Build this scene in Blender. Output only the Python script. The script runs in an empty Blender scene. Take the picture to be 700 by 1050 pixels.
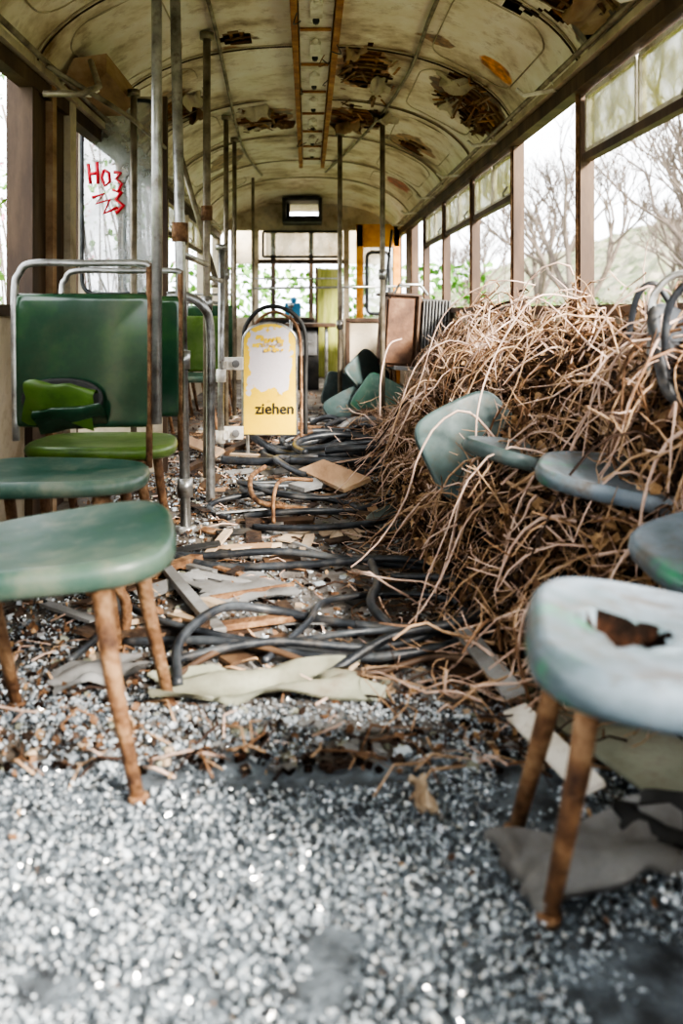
import bpy, math, random
import numpy as np
from mathutils import Vector, Matrix, Euler, noise
random.seed(7); np.random.seed(7)
R=random.random
def U(a,b): return a+(b-a)*R()

# ---------------------------------------------------------------- materials
MATS={}
def mat(name, cols, scale=6, rough=.6, bump=.2, metal=0, detail=6, stretch=(1,1,1), bscale=None, ramp=None, spots=None, spec=.5, grime=None, coat=0):
    if name in MATS: return MATS[name]
    m=bpy.data.materials.new(name); m.use_nodes=True
    nt=m.node_tree; N=nt.nodes; L=nt.links; N.clear()
    out=N.new('ShaderNodeOutputMaterial'); b=N.new('ShaderNodeBsdfPrincipled')
    L.new(b.outputs[0],out.inputs[0])
    tc=N.new('ShaderNodeTexCoord'); mp=N.new('ShaderNodeMapping'); mp.inputs['Scale'].default_value=stretch
    L.new(tc.outputs['Object'],mp.inputs[0])
    nz=N.new('ShaderNodeTexNoise'); nz.inputs['Scale'].default_value=scale; nz.inputs['Detail'].default_value=detail; nz.inputs['Roughness'].default_value=.62
    L.new(mp.outputs[0],nz.inputs[0])
    cr=N.new('ShaderNodeValToRGB'); e=cr.color_ramp.elements
    n=len(cols)
    pos=ramp or [.3+.4*i/max(1,n-1) for i in range(n)]
    while len(e)<n: e.new(.5)
    for i,c in enumerate(cols):
        e[i].position=pos[i]; e[i].color=(c[0],c[1],c[2],1)
    L.new(nz.outputs['Fac'],cr.inputs[0])
    col=cr.outputs[0]
    if grime:
        g=N.new('ShaderNodeTexNoise'); g.inputs['Scale'].default_value=grime[0]; g.inputs['Detail'].default_value=10; g.inputs['Roughness'].default_value=.72
        L.new(tc.outputs['Object'],g.inputs[0])
        r=N.new('ShaderNodeMapRange'); r.inputs[1].default_value=grime[1]; r.inputs[2].default_value=grime[2]; r.inputs[4].default_value=grime[4]; L.new(g.outputs['Fac'],r.inputs[0])
        gm=N.new('ShaderNodeMixRGB'); gm.inputs[2].default_value=(*grime[3],1); L.new(r.outputs[0],gm.inputs[0]); L.new(col,gm.inputs[1]); col=gm.outputs[0]
    for sp in (spots or []):
        c,sc,r,cc,na=sp
        n2=N.new('ShaderNodeTexNoise'); n2.inputs['Scale'].default_value=4.5; n2.inputs['Detail'].default_value=7
        L.new(tc.outputs['Object'],n2.inputs[0])
        v1=N.new('ShaderNodeVectorMath'); v1.operation='SUBTRACT'; v1.inputs[1].default_value=c
        L.new(tc.outputs['Object'],v1.inputs[0])
        v2=N.new('ShaderNodeVectorMath'); v2.operation='MULTIPLY'; v2.inputs[1].default_value=sc
        L.new(v1.outputs[0],v2.inputs[0])
        v3=N.new('ShaderNodeVectorMath'); v3.operation='LENGTH'; L.new(v2.outputs[0],v3.inputs[0])
        a=N.new('ShaderNodeMath'); a.operation='MULTIPLY_ADD'; a.inputs[1].default_value=na; L.new(n2.outputs['Fac'],a.inputs[0]); L.new(v3.outputs['Value'],a.inputs[2])
        mr=N.new('ShaderNodeMapRange'); mr.inputs[1].default_value=r+na*.5; mr.inputs[2].default_value=r+na*.5+.02; mr.inputs[3].default_value=1; mr.inputs[4].default_value=0
        L.new(a.outputs[0],mr.inputs[0])
        mx=N.new('ShaderNodeMixRGB'); L.new(mr.outputs[0],mx.inputs[0]); L.new(col,mx.inputs[1])
        n4=N.new('ShaderNodeTexNoise'); n4.inputs['Scale'].default_value=16; n4.inputs['Detail'].default_value=6
        L.new(tc.outputs['Object'],n4.inputs[0])
        c2=N.new('ShaderNodeValToRGB'); c2.color_ramp.elements[0].position=.36; c2.color_ramp.elements[1].position=.66
        c2.color_ramp.elements[0].color=(cc[0]*.35,cc[1]*.33,cc[2]*.33,1); c2.color_ramp.elements[1].color=(min(1,cc[0]*1.6),min(1,cc[1]*1.6),min(1,cc[2]*1.6),1)
        L.new(n4.outputs['Fac'],c2.inputs[0]); L.new(c2.outputs[0],mx.inputs[2])
        col=mx.outputs[0]
    L.new(col,b.inputs['Base Color'])
    b.inputs['Roughness'].default_value=rough; b.inputs['Metallic'].default_value=metal
    b.inputs['Specular IOR Level'].default_value=spec
    b.inputs['Coat Weight'].default_value=coat; b.inputs['Coat Roughness'].default_value=.15
    if bump:
        n3=N.new('ShaderNodeTexNoise'); n3.inputs['Scale'].default_value=bscale or scale*4; n3.inputs['Detail'].default_value=5
        L.new(mp.outputs[0],n3.inputs[0])
        bp=N.new('ShaderNodeBump'); bp.inputs['Strength'].default_value=bump; bp.inputs['Distance'].default_value=.01
        L.new(n3.outputs['Fac'],bp.inputs['Height']); L.new(bp.outputs[0],b.inputs['Normal'])
    MATS[name]=m
    return m

def glassy(name,cols,scale,opac,rough=.3):
    m=mat(name,cols,scale=scale,rough=rough,bump=0)
    nt=m.node_tree; N=nt.nodes; L=nt.links
    b=[n for n in N if n.type=='BSDF_PRINCIPLED'][0]; nz=[n for n in N if n.type=='TEX_NOISE'][0]
    mr=N.new('ShaderNodeMapRange'); mr.inputs[1].default_value=.3; mr.inputs[2].default_value=.7; mr.inputs[3].default_value=opac[0]; mr.inputs[4].default_value=opac[1]
    L.new(nz.outputs['Fac'],mr.inputs[0]); L.new(mr.outputs[0],b.inputs['Alpha'])
    return m

cream=[(.24,.14,.07),(.58,.47,.34),(.82,.73,.60),(.90,.84,.76)]
M_ceil=mat('ceiling_paint',cream,scale=2.6,rough=.40,bump=.55,bscale=9,ramp=[.31,.40,.50,.64],detail=10,grime=(9,.53,.73,(.27,.14,.065),.7),spots=[
 ((.95,5.1,1.97),(1,.95,1),.24,(.15,.065,.026),.4),
 ((.93,4.45,2.0),(1,1,1),.09,(.75,.24,.03),.2),
 ((-.32,6.5,2.2),(1,.7,1),.22,(.30,.13,.05),.4),
 ((.36,6.5,2.2),(1,.8,1),.24,(.30,.13,.05),.4),
 ((.32,5.2,2.2),(1.5,.55,1),.23,(.36,.18,.075),.4),
 ((.93,3.1,1.95),(1,.7,1),.28,(.14,.06,.03),.4),
 ((.85,8.7,2.0),(1,.6,1),.12,(.38,.07,.04),.15),
 ((-.82,5.6,2.0),(1,.55,1),.20,(.26,.14,.07),.4),
 ((-.35,4.6,2.1),(1,.7,1),.10,(.34,.19,.09),.4),
 ((.58,4.4,2.1),(1,.7,1),.09,(.34,.19,.09),.4),
 ((.78,6.9,2.1),(1,.5,1),.14,(.34,.17,.08),.4),
 ((-.7,7.8,2.1),(1,.5,1),.14,(.32,.18,.09),.4)])
M_roofwood=mat('roof_sheathing',[(.05,.02,.009),(.16,.07,.03),(.30,.15,.065)],scale=7,rough=.85,stretch=(3,.4,1),bump=.6,detail=9)
M_creamw=mat('cream_panel',[(.24,.18,.11),(.54,.46,.34),(.70,.63,.51)],scale=4,rough=.6,grime=(8,.5,.75,(.12,.08,.05),.7))
M_brownpost=mat('brown_post',[(.024,.014,.010),(.075,.043,.026),(.16,.10,.057)],scale=5,rough=.6,stretch=(1,1,.25),detail=9)
M_rust=mat('rusty_metal',[(.05,.022,.013),(.19,.098,.048),(.38,.24,.135)],scale=20,rough=.75,bump=.7,detail=10)
M_orail=mat('track_rail',[(.17,.06,.02),(.38,.165,.055),(.56,.32,.13)],scale=8,rough=.6)
M_steel=mat('worn_steel',[(.12,.10,.08),(.32,.32,.31),(.54,.54,.53)],scale=9,rough=.33,metal=.7,bump=.1,ramp=[.30,.45,.62],detail=9,grime=(22,.55,.7,(.12,.07,.04),.6))
M_brass=mat('aged_tube',[(.08,.06,.04),(.26,.22,.165),(.42,.38,.30)],scale=9,rough=.45,metal=.4,bump=.1,detail=9)
M_white=mat('white_enamel',[(.42,.36,.26),(.76,.72,.65),(.84,.81,.76)],scale=8,rough=.4,bump=.1,grime=(18,.55,.75,(.2,.12,.06),.6))
M_seatg=mat('seat_green_plastic',[(.010,.035,.028),(.02,.08,.06),(.06,.15,.11)],scale=3.2,rough=.3,bump=.08,ramp=[.3,.5,.72],grime=(10,.5,.75,(.12,.13,.10),.6))
M_seatt=mat('seat_teal_dusty',[(.04,.13,.04),(.035,.10,.075),(.075,.14,.11),(.20,.25,.19)],scale=3.4,rough=.36,bump=.15,ramp=[.30,.41,.55,.72],detail=10,grime=(14,.50,.70,(.22,.23,.17),.7))
M_seatb=mat('seat_bluegrey_dusty',[(.05,.22,.12),(.085,.12,.135),(.16,.205,.25),(.29,.34,.39)],scale=3.4,rough=.38,bump=.25,ramp=[.34,.40,.52,.7],detail=10,grime=(12,.50,.68,(.10,.075,.05),.8))
M_slate=mat('seat_slate',[(.04,.075,.07),(.08,.115,.115),(.18,.22,.23)],scale=4,rough=.4,bump=.2,detail=9,grime=(12,.52,.72,(.12,.09,.06),.7))
M_moss=mat('mossy_green',[(.035,.08,.015),(.09,.17,.03),(.22,.30,.10)],scale=6,rough=.35,bump=.2,detail=9,grime=(12,.5,.75,(.05,.06,.03),.6))
M_backg=mat('backrest_green',[(.012,.045,.024),(.022,.070,.038),(.06,.15,.04)],scale=2.2,rough=.14,bump=.05,ramp=[.35,.5,.7],coat=.6,grime=(7,.5,.8,(.07,.09,.05),.6))
M_dark=mat('dark_rubber',[(.010,.012,.015),(.026,.030,.037),(.08,.09,.10)],scale=9,rough=.42,bump=.15,grime=(16,.5,.75,(.14,.12,.10),.6))
M_darkint=mat('dark_cabinet',[(.010,.010,.010),(.03,.03,.03),(.08,.07,.06)],scale=6,rough=.6)
M_foam=mat('rotten_foam',[(.004,.003,.002),(.012,.007,.005),(.05,.022,.012)],scale=22,rough=.95,bump=.6,spec=.1)
M_cabin=mat('brown_cabinet_side',[(.05,.024,.014),(.13,.065,.036),(.24,.14,.08)],scale=6,rough=.7,bump=.3,detail=9)
M_floor=mat('dirty_floor',[(.025,.018,.014),(.085,.068,.055),(.17,.145,.12),(.32,.29,.26)],scale=3.5,rough=.65,bump=.7,bscale=60,ramp=[.3,.45,.57,.74],detail=12,spots=[
 ((0,.85,0),(.5,1,1),.86,(.11,.13,.15),.4)])
M_mat=mat('floor_rubber_mat',[(.06,.048,.040),(.15,.135,.125),(.32,.31,.30)],scale=5,rough=.5,bump=.7,bscale=70,detail=12)
M_soil=mat('leaf_soil_shadow',[(.008,.005,.004),(.035,.019,.012),(.10,.06,.034)],scale=18,rough=.95,bump=1,bscale=50,detail=10)  # soil darkened so its colour carries the deep shadows between the branches
M_v=[mat('vine_tan',[(.30,.18,.10),(.56,.39,.25)],scale=12,rough=.7,bump=.2),
     mat('vine_brown',[(.11,.055,.028),(.27,.15,.08)],scale=12,rough=.75,bump=.2),
     mat('vine_pink',[(.46,.30,.23),(.74,.56,.46)],scale=12,rough=.65,bump=.2),
     mat('vine_dark',[(.02,.011,.008),(.07,.036,.022)],scale=12,rough=.85,bump=.2)]
M_l=[mat('leaf_tan',[(.26,.15,.07),(.50,.33,.18)],scale=20,rough=.7),
     mat('leaf_brown',[(.09,.045,.022),(.21,.115,.06)],scale=20,rough=.75),
     mat('leaf_dark',[(.02,.012,.009),(.07,.04,.025)],scale=20,rough=.8)]
M_wood=mat('old_wood',[(.15,.08,.04),(.34,.21,.12),(.48,.36,.24)],scale=6,rough=.75,stretch=(1,.2,1),bump=.4,detail=9)
M_greyb=mat('grey_board',[(.09,.08,.07),(.22,.22,.22),(.42,.43,.44)],scale=5,rough=.55,bump=.3,detail=10,grime=(10,.5,.72,(.07,.05,.035),.7))
M_sheet=mat('grey_green_sheet',[(.12,.11,.08),(.25,.26,.20),(.40,.42,.35)],scale=5,rough=.55,bump=.3,detail=9,grime=(10,.5,.72,(.12,.07,.04),.7))
M_paper=mat('dirty_paper',[(.33,.23,.15),(.58,.47,.35)],scale=9,rough=.8)
M_orange=mat('orange_paint',[(.35,.12,.02),(.72,.30,.03),(.85,.42,.08)],scale=5,rough=.5)
M_yel=mat('yellowgreen_panel',[(.14,.18,.04),(.36,.38,.10),(.52,.50,.22)],scale=5,rough=.5,stretch=(3,1,.4))
M_blue=mat('blue_item',[(.03,.15,.3),(.07,.3,.5)],scale=5)
M_red=mat('red_graffiti',[(.6,.01,.03),(.75,.03,.06)],scale=9,rough=.4)
M_black=mat('black_print',[(.01,.01,.012),(.03,.03,.03)],scale=9)
M_yprint=mat('yellow_print',[(.88,.62,.04),(.82,.55,.03)],scale=9)
M_gate=mat('gate_yellow_enamel',[(.45,.25,.03),(.88,.58,.03),(.92,.64,.05)],scale=7,rough=.4,bump=.15,ramp=[.22,.34,.7])
def gate_patch(m):
    nt=m.node_tree; N=nt.nodes; L=nt.links
    b=[n for n in N if n.type=='BSDF_PRINCIPLED'][0]; src=b.inputs['Base Color'].links[0].from_socket
    tc=[n for n in N if n.type=='TEX_COORD'][0]
    sp=N.new('ShaderNodeSeparateXYZ'); L.new(tc.outputs['Object'],sp.inputs[0])
    nz=N.new('ShaderNodeTexNoise'); nz.inputs['Scale'].default_value=16; nz.inputs['Detail'].default_value=8; L.new(tc.outputs['Object'],nz.inputs[0])
    def M(op,*a):
        n=N.new('ShaderNodeMath'); n.operation=op
        for i,v in enumerate(a):
            if isinstance(v,(int,float)): n.inputs[i].default_value=v
            else: L.new(v,n.inputs[i])
        return n.outputs[0]
    dx=M('DIVIDE',M('ABSOLUTE',M('ADD',sp.outputs['X'],.215)),.125)
    dz=M('DIVIDE',M('ABSOLUTE',M('SUBTRACT',sp.outputs['Z'],.555)),.185)
    d=M('MAXIMUM',dx,dz); d=M('ADD',d,M('MULTIPLY',M('SUBTRACT',nz.outputs['Fac'],.5),1.1))
    r=N.new('ShaderNodeMapRange'); r.inputs[1].default_value=.92; r.inputs[2].default_value=.96; r.inputs[3].default_value=1; r.inputs[4].default_value=0; L.new(d,r.inputs[0])
    mx=N.new('ShaderNodeMixRGB'); mx.inputs[2].default_value=(.66,.60,.62,1); L.new(r.outputs[0],mx.inputs[0]); L.new(src,mx.inputs[1]); L.new(mx.outputs[0],b.inputs['Base Color'])
gate_patch(M_gate)
M_hop=glassy('hopper_glass_dirty',[(.38,.40,.06),(.70,.70,.32),(.86,.87,.76)],9,(.5,.95))
M_doorglass=glassy('door_glass_dirty',[(.30,.32,.32),(.55,.58,.60)],5,(.25,.65),.15)
M_bulkglass=glassy('cab_glass',[(.45,.47,.43),(.65,.67,.63)],5,(.25,.6),.15)
M_hill=mat('woodland_hill',[(.05,.07,.03),(.13,.145,.08),(.20,.185,.13),(.28,.25,.19)],scale=.35,rough=1,bump=1,bscale=1.5,detail=12,ramp=[.32,.45,.55,.68])
M_grass=mat('grass_ground',[(.04,.065,.02),(.10,.13,.045),(.16,.16,.09)],scale=1.2,rough=1,detail=10)
M_bark=mat('tree_bark',[(.08,.06,.048),(.18,.145,.12)],scale=5,rough=.9)
M_leafg=mat('fresh_leaf',[(.04,.11,.02),(.10,.24,.035),(.22,.38,.08)],scale=1.5,rough=.6)
M_pink=mat('pink_blossom',[(.6,.12,.25),(.75,.3,.4)],scale=3,rough=.7)
M_sh=[mat('shard_pale',[(.42,.48,.53),(.68,.74,.80)],scale=30,rough=.10,bump=0,spec=.9),
      mat('shard_grey',[(.12,.145,.17),(.26,.30,.34)],scale=30,rough=.08,bump=0,spec=1),
      mat('shard_dark',[(.02,.025,.03),(.07,.082,.096)],scale=30,rough=.05,bump=0,spec=1),
      mat('shard_glint',[(.93,.96,.98),(.95,.98,1)],scale=30,rough=.18,bump=0,spec=1,metal=.4)]  # near-white base colour puts the glass highlights into some shards

# ---------------------------------------------------------------- mesh builder
class MB:
    def __init__(s): s.v=[];s.f=[];s.m=[];s.sm=[];s.mats=[]
    def mi(s,m):
        if m not in s.mats: s.mats.append(m)
        return s.mats.index(m)
    def add(s,vs,fs,m,smooth=False):
        o=len(s.v); s.v+= [tuple(v) for v in vs]; i=s.mi(m)
        for f in fs: s.f.append(tuple(a+o for a in f)); s.m.append(i); s.sm.append(smooth)
    def box(s,c,size,m,rot=None,taper=0):
        x,y,z=[a/2 for a in size]; vs=[]
        for k in (-1,1):
            t=1-taper if k>0 else 1
            for (a,b) in ((-1,-1),(1,-1),(1,1),(-1,1)): vs.append(Vector((a*x*t,b*y*t,k*z)))
        if rot is not None:
            Rm=Euler(rot).to_matrix() if not isinstance(rot,Matrix) else rot
            vs=[Rm@v for v in vs]
        vs=[v+Vector(c) for v in vs]
        s.add(vs,[(3,2,1,0),(4,5,6,7),(0,1,5,4),(1,2,6,5),(2,3,7,6),(3,0,4,7)],m)
    def bx(s,x0,x1,y0,y1,z0,z1,m): s.box(((x0+x1)/2,(y0+y1)/2,(z0+z1)/2),(abs(x1-x0),abs(y1-y0),abs(z1-z0)),m)
    def tube(s,pts,r,m,n=8,caps=True):
        pts=[Vector(p) for p in pts]; k=len(pts)
        rr=r if isinstance(r,(list,tuple)) else [r]*k
        vs=[];fs=[]
        up=None
        for i,p in enumerate(pts):
            t=(pts[min(i+1,k-1)]-pts[max(i-1,0)])
            if t.length<1e-9: t=Vector((0,0,1))
            t.normalize()
            if up is None:
                up=t.cross(Vector((.13,.31,.94)));
                if up.length<.1: up=t.cross(Vector((1,0,0)))
            up=(up-t*up.dot(t)); 
            if up.length<1e-6: up=t.orthogonal()
            up.normalize(); w=t.cross(up)
            for j in range(n):
                a=2*math.pi*j/n; vs.append(p+(up*math.cos(a)+w*math.sin(a))*rr[i])
        for i in range(k-1):
            for j in range(n):
                a=i*n+j;b=i*n+(j+1)%n; fs.append((a,b,b+n,a+n))
        if caps: fs.append(tuple(range(n-1,-1,-1))); fs.append(tuple(range((k-1)*n,k*n)))
        s.add(vs,fs,m,True)
    def pan(s,c,w,d,th,m,rot=(0,0,0),n=4.5,dish=.012,bend=0,hole=None,narrow=.08,warp=0):
        Rm=Euler(rot).to_matrix(); c=Vector(c)
        na=64; rings=[(.001,0)]+[(q/18,0) for q in range(1,17)]+[(.9,0),(.95,-.06),(.985,-.22),(1,-.5),(.985,-.8),(.94,-.96),(.85,-1),(.4,-1),(.001,-1)]
        vs=[];hl=[]
        for (r,zz) in rings:
            for j in range(na):
                a=2*math.pi*j/na; ca,sa=math.cos(a),math.sin(a)
                x=math.copysign(abs(ca)**(2/n),ca)*r; y=math.copysign(abs(sa)**(2/n),sa)*r
                z=zz*th - (dish*(1-r*r) if zz==0 else 0)
                X=x*w/2*(1-narrow*y); Y=y*d/2
                z+=bend*((x)**2)+warp*x*y
                inh=False
                if hole and zz==0:
                    hx,hy,hr=hole; q=math.hypot((X-hx),(Y-hy)*1.1)
                    nn=hr*(1+.35*noise.noise(Vector((X*35,Y*35,1))))
                    if q<nn: z-=min(.042,(nn-q)*5)+.003*R(); inh=True
                    elif q<nn*1.25: z+=.003
                hl.append(inh); vs.append(c+Rm@Vector((X,Y,z)))
        f1=[];f2=[]
        for i in range(len(rings)-1):
            for j in range(na):
                a=i*na+j;b=i*na+(j+1)%na; q=(a,a+na,b+na,b)
                if hole and sum(hl[k] for k in q)>=2: f2.append(q)
                else: f1.append(q)
        o=len(s.v); s.add(vs,f1,m,True)
        if f2:
            i=s.mi(M_foam)
            for f in f2: s.f.append(tuple(a+o for a in f)); s.m.append(i); s.sm.append(True)
    def sheet(s,c,w,d,m,rot=(0,0,0),amp=.02,seed=0,nx=10,ny=10,ragged=.1,curl=0,th=.004):
        Rm=Euler(rot).to_matrix(); c=Vector(c); vs=[];fs=[]
        for side in (0,1):
            for i in range(nx+1):
                for j in range(ny+1):
                    u=i/nx-.5; v=j/ny-.5
                    k=1+ragged*noise.noise(Vector((u*5+seed,v*5,seed*3.1)))*2
                    z=amp*noise.noise(Vector((u*3+seed,v*3,seed)))+curl*v*v
                    vs.append(c+Rm@Vector((u*w*k,v*d*k,z-side*th)))
        o=(nx+1)*(ny+1)
        for i in range(nx):
            for j in range(ny):
                a=i*(ny+1)+j; q=(a,a+1,a+ny+2,a+ny+1); fs.append(q); fs.append(tuple(x+o for x in reversed(q)))
        s.add(vs,fs,m,True)
    def build(s,name,parent=None,center=True,bevel=0):
        me=bpy.data.meshes.new(name); 
        off=Vector((0,0,0))
        if center and s.v:
            A=np.array(s.v); mn=A.min(0); mx=A.max(0); off=Vector(((mn[0]+mx[0])/2,(mn[1]+mx[1])/2,mn[2]))
            A=A-np.array(off); vv=A.tolist()
        else: vv=s.v
        me.from_pydata(vv,[],s.f)
        for m in s.mats: me.materials.append(m)
        me.polygons.foreach_set('material_index',s.m); me.polygons.foreach_set('use_smooth',s.sm); me.update()
        ob=bpy.data.objects.new(name,me); bpy.context.collection.objects.link(ob); ob.location=off
        if bevel:
            b=ob.modifiers.new('b','BEVEL'); b.width=bevel; b.segments=2; b.limit_method='ANGLE'; b.angle_limit=math.radians(50)
        if parent: ob.parent=parent
        return ob
def empty(name,loc=(0,0,0)):
    e=bpy.data.objects.new(name,None); bpy.context.collection.objects.link(e); e.empty_display_size=.1; return e
def smoothpath(pts,sub=6):
    P=[Vector(p) for p in pts]; out=[]
    for i in range(len(P)-1):
        p0=P[max(i-1,0)];p1=P[i];p2=P[i+1];p3=P[min(i+2,len(P)-1)]
        for k in range(sub):
            t=k/sub
            out.append(.5*((2*p1)+(p2-p0)*t+(2*p0-5*p1+4*p2-p3)*t*t+(3*p1-p0-3*p2+p3)*t**3))
    out.append(P[-1]); return out

W=1.1; Y0=-2.5; Y1=11.0
def arch(x):
    t=min(1,abs(x/W)); return 1.74+.49*max(0,(1-t**2.4))**(1/1.8)

# ---------------------------------------------------------------- shell
b=MB(); b.bx(-1.16,1.16,Y0,Y1+.9,-.08,0,M_floor); b.build('floor',center=False)
HOLES=[(.92,5.12,.18,.38),(-.33,6.5,.18,.30),(.36,6.45,.19,.34),(.34,5.2,.12,.42),(.90,3.15,.17,.45),(-.80,5.7,.11,.30),(.80,6.95,.09,.24),(-.36,4.55,.06,.16)]
def inhole(x,y):
    for cx,cy,rx,ry in HOLES:
        d=math.hypot((x-cx)/rx,(y-cy)/ry)
        if d<1.6 and d+.75*noise.noise(Vector((x*7,y*5,cx)))+.35*noise.noise(Vector((x*20,y*16,cy)))<.88: return True
    return False
b=MB()
def vault(nx,ny,off,holes,m,ya,yb_):
    vs=[];fs=[]
    for j in range(ny+1):
        y=ya+(yb_-ya)*j/ny
        for i in range(nx+1):
            a=math.pi*i/nx; x=-W*math.cos(a); z=arch(x)
            if off==0: z+=.016*noise.noise(Vector((x*3,y*2,0)))
            k=max(0,(y-9.6)/2.3); z-=.30*k*k*(.3+.7*(z-1.7)/.5)
            vs.append((x*(1+.6*off),y,z+off))
    for j in range(ny):
        for i in range(nx):
            a=j*(nx+1)+i
            if holes:
                p=vs[a]; q=vs[a+nx+2]
                if inhole((p[0]+q[0])/2,(p[1]+q[1])/2): continue
            fs.append((a,a+nx+1,a+nx+2,a+1))
    b.add(vs,fs,m,True)
vault(120,560,0,True,M_ceil,Y0,Y1+.3)
vault(48,40,.05,False,M_roofwood,Y0,Y1+.3)
b.build('ceiling',center=False)
b=MB()
for cx,cy,rx,ry in HOLES:
    y=cy-ry*1.2
    while y<cy+ry*1.2:
        P=[(x,y+.01*math.sin(x*9),arch(x)+.018) for x in np.linspace(cx-rx*1.3,min(1.06,cx+rx*1.3),7)]
        b.tube(P,.010,random.choice([M_wood,M_orail,M_orail,M_rust]),n=4); y+=U(.07,.11)
    for q in (-.5,.4): b.tube([(cx+q*rx,cy-ry*1.2,arch(cx+q*rx)+.03),(cx+q*rx,cy+ry*1.2,arch(cx+q*rx)+.03)],.012,M_orail,n=4)
b.build('roof_battens',center=False)
yr=[1.25,2.4,3.61,4.77,5.97,7.2,8.4,9.5]
for y in yr:
    b=MB(); pts=[]
    for i in range(33):
        a=math.pi*i/32; x=-1.09*math.cos(a); pts.append((x,arch(x)-.004))
    for dy,rr,mm in ((-.02,.005,M_creamw),(.015,.004,M_brownpost)):
        b.tube([(x,y+dy,z) for x,z in pts],rr,mm,n=6)
    b.build('trim_1',center=False)
for sx in (-1,1):
    b=MB()
    for k in range(len(yr)-1):
        ya,yb_=yr[k]+.12,yr[k+1]-.12; P=[]
        r=.16; xs0,xs1=.62,1.0
        for cx,cy,a0 in ((xs1-r*.6,yb_-r,0),(xs0+r*.6,yb_-r,90),(xs0+r*.6,ya+r,180),(xs1-r*.6,ya+r,270)):
            for q in range(7):
                a=math.radians(a0+15*q); X=cx+r*.6*math.cos(a); P.append((sx*X,cy+r*math.sin(a),arch(X)-.002))
        P.append(P[0]); b.tube(P,.0035,M_creamw,n=5)
    b.build('trim_2',center=False)
for sx in (1,-1):
    b=MB()
    b.box((sx*1.075,(Y0+Y1)/2,1.725),(.06,Y1-Y0,.06),M_brownpost)
    b.box((sx*1.05,(Y0+Y1)/2,1.775),(.05,Y1-Y0,.03),M_creamw)
    b.tube([(sx*1.01,Y0,1.80),(sx*1.01,Y1,1.80)],.011,M_brass)
    for y in np.arange(Y0+.3,Y1,1.2): b.tube([(sx*1.01,y,1.80),(sx*1.04,y,1.76),(sx*.93,y+.1,1.76),(sx*.90,y+.12,1.79)],.010,M_white)
    b.build('trim_cornice_right' if sx>0 else 'trim_cornice_left',center=False,bevel=.004)
pr=[-1.1,.1,1.25,2.4,3.61,4.77,5.97,7.2,8.4,9.4]
b=MB(); b.bx(1.08,1.15,Y0,Y1,0,.84,M_creamw); b.bx(1.05,1.16,Y0,Y1,.82,.86,M_brownpost)
for y in pr+[Y1-.1]:
    b.bx(1.075,1.13,y-.025,y+.025,.84,1.74,M_brownpost)
    b.bx(1.065,1.078,y-.010,y+.010,.84,1.74,M_rust)
b.bx(1.07,1.15,9.4,9.9,.84,1.74,M_brownpost)
b.build('wall_right',center=False)
pl=[-1.1,.1,1.25,2.4,5.85,7.0,8.2,9.4]
b=MB(); b.bx(-1.15,-1.08,Y0,3.5,0,.84,M_creamw); b.bx(-1.15,-1.08,5.8,Y1,0,.84,M_creamw)
b.bx(-1.16,-1.05,Y0,3.5,.82,.86,M_brownpost);b.bx(-1.16,-1.05,5.8,Y1,.82,.86,M_brownpost)
for y in pl+[Y1-.1]:
    b.bx(-1.14,-1.07,y-.03,y+.03,.84,1.74,M_creamw if y>5 else M_brownpost)
b.bx(-1.15,-1.05,3.48,3.56,0,1.76,M_brownpost)
b.bx(-1.15,-1.07,3.56,4.1,0,1.76,M_brownpost)
b.bx(-1.09,-1.04,3.72,3.78,0,1.76,M_wood); b.bx(-1.09,-1.04,4.0,4.1,0,1.76,M_creamw)
b.build('wall_left',center=False)
b=MB(); b.bx(-1.15,1.15,Y0-.06,Y0,-.05,.8,M_creamw)
for x in (-1.1,-.4,.4,1.1): b.bx(x-.04,x+.04,Y0-.06,Y0,.8,2.0,M_brownpost)
b.build('wall_rear',center=False)
wn=0
def hopper(sx,y0,y1,pane=True):
    global wn; wn+=1
    b=MB(); x=sx*1.10
    b.bx(x-.018,x+.018,y0+.03,y1-.03,1.425,1.455,M_brownpost)
    mid=(y0+y1)/2
    for a,c in ((y0+.05,mid-.015),(mid+.015,y1-.05)):
        for z in (1.465,1.68): b.bx(x-.012,x+.012,a,c,z-.008,z+.008,M_white)
        for y in (a,c): b.bx(x-.012,x+.012,y-.008,y+.008,1.465,1.68,M_white)
        if pane: b.bx(x-.003,x+.003,a,c,1.465,1.68,M_hop)
    b.tube([(x-sx*.03,y0+.1,1.50),(x-sx*.05,y0+.12,1.47),(x-sx*.03,y0+.2,1.46)],.006,M_steel)
    b.build('window_%d'%wn,center=False)
for a,c in ((.1,1.25),(1.25,2.4),(2.4,3.61),(4.77,5.97),(5.97,7.2),(7.2,8.4)): hopper(1,a,c)
for a,c in ((.1,1.25),(1.25,2.4),(7.0,8.2),(8.2,9.4)): hopper(-1,a,c)
b=MB(); b.bx(-.04,.12,2.6,8.4,2.185,2.215,M_white)
for x in (-.06,.14): b.bx(x-.016,x+.016,2.6,8.4,2.15,2.225,M_orail)
y=2.8
while y<8.3:
    b.bx(.012,.068,y-.11,y+.11,2.168,2.187,M_white); b.tube([(.04,y-.13,2.17),(.04,y-.16,2.17)],.016,M_white); b.tube([(.04,y+.13,2.17),(.04,y+.16,2.17)],.016,M_dark)
    b.box((.04,y+.3,2.178),(.15,.025,.012),M_orail); y+=.62
b.build('ceiling_light_track',center=False,bevel=.003)
def conduit(pts,r=.010,m=M_brass):
    b=MB(); P=[(x,y,arch(x)-.012-dz) for x,y,dz in pts]; P=smoothpath(P,8); b.tube(P,r,m); b.build('ceiling_conduit',center=False)
conduit([(.56,2.6,.01),(.55,4,.01),(.56,5,.01),(.50,6.2,.01),(.36,7.6,.01),(.18,9,.01)])
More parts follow.
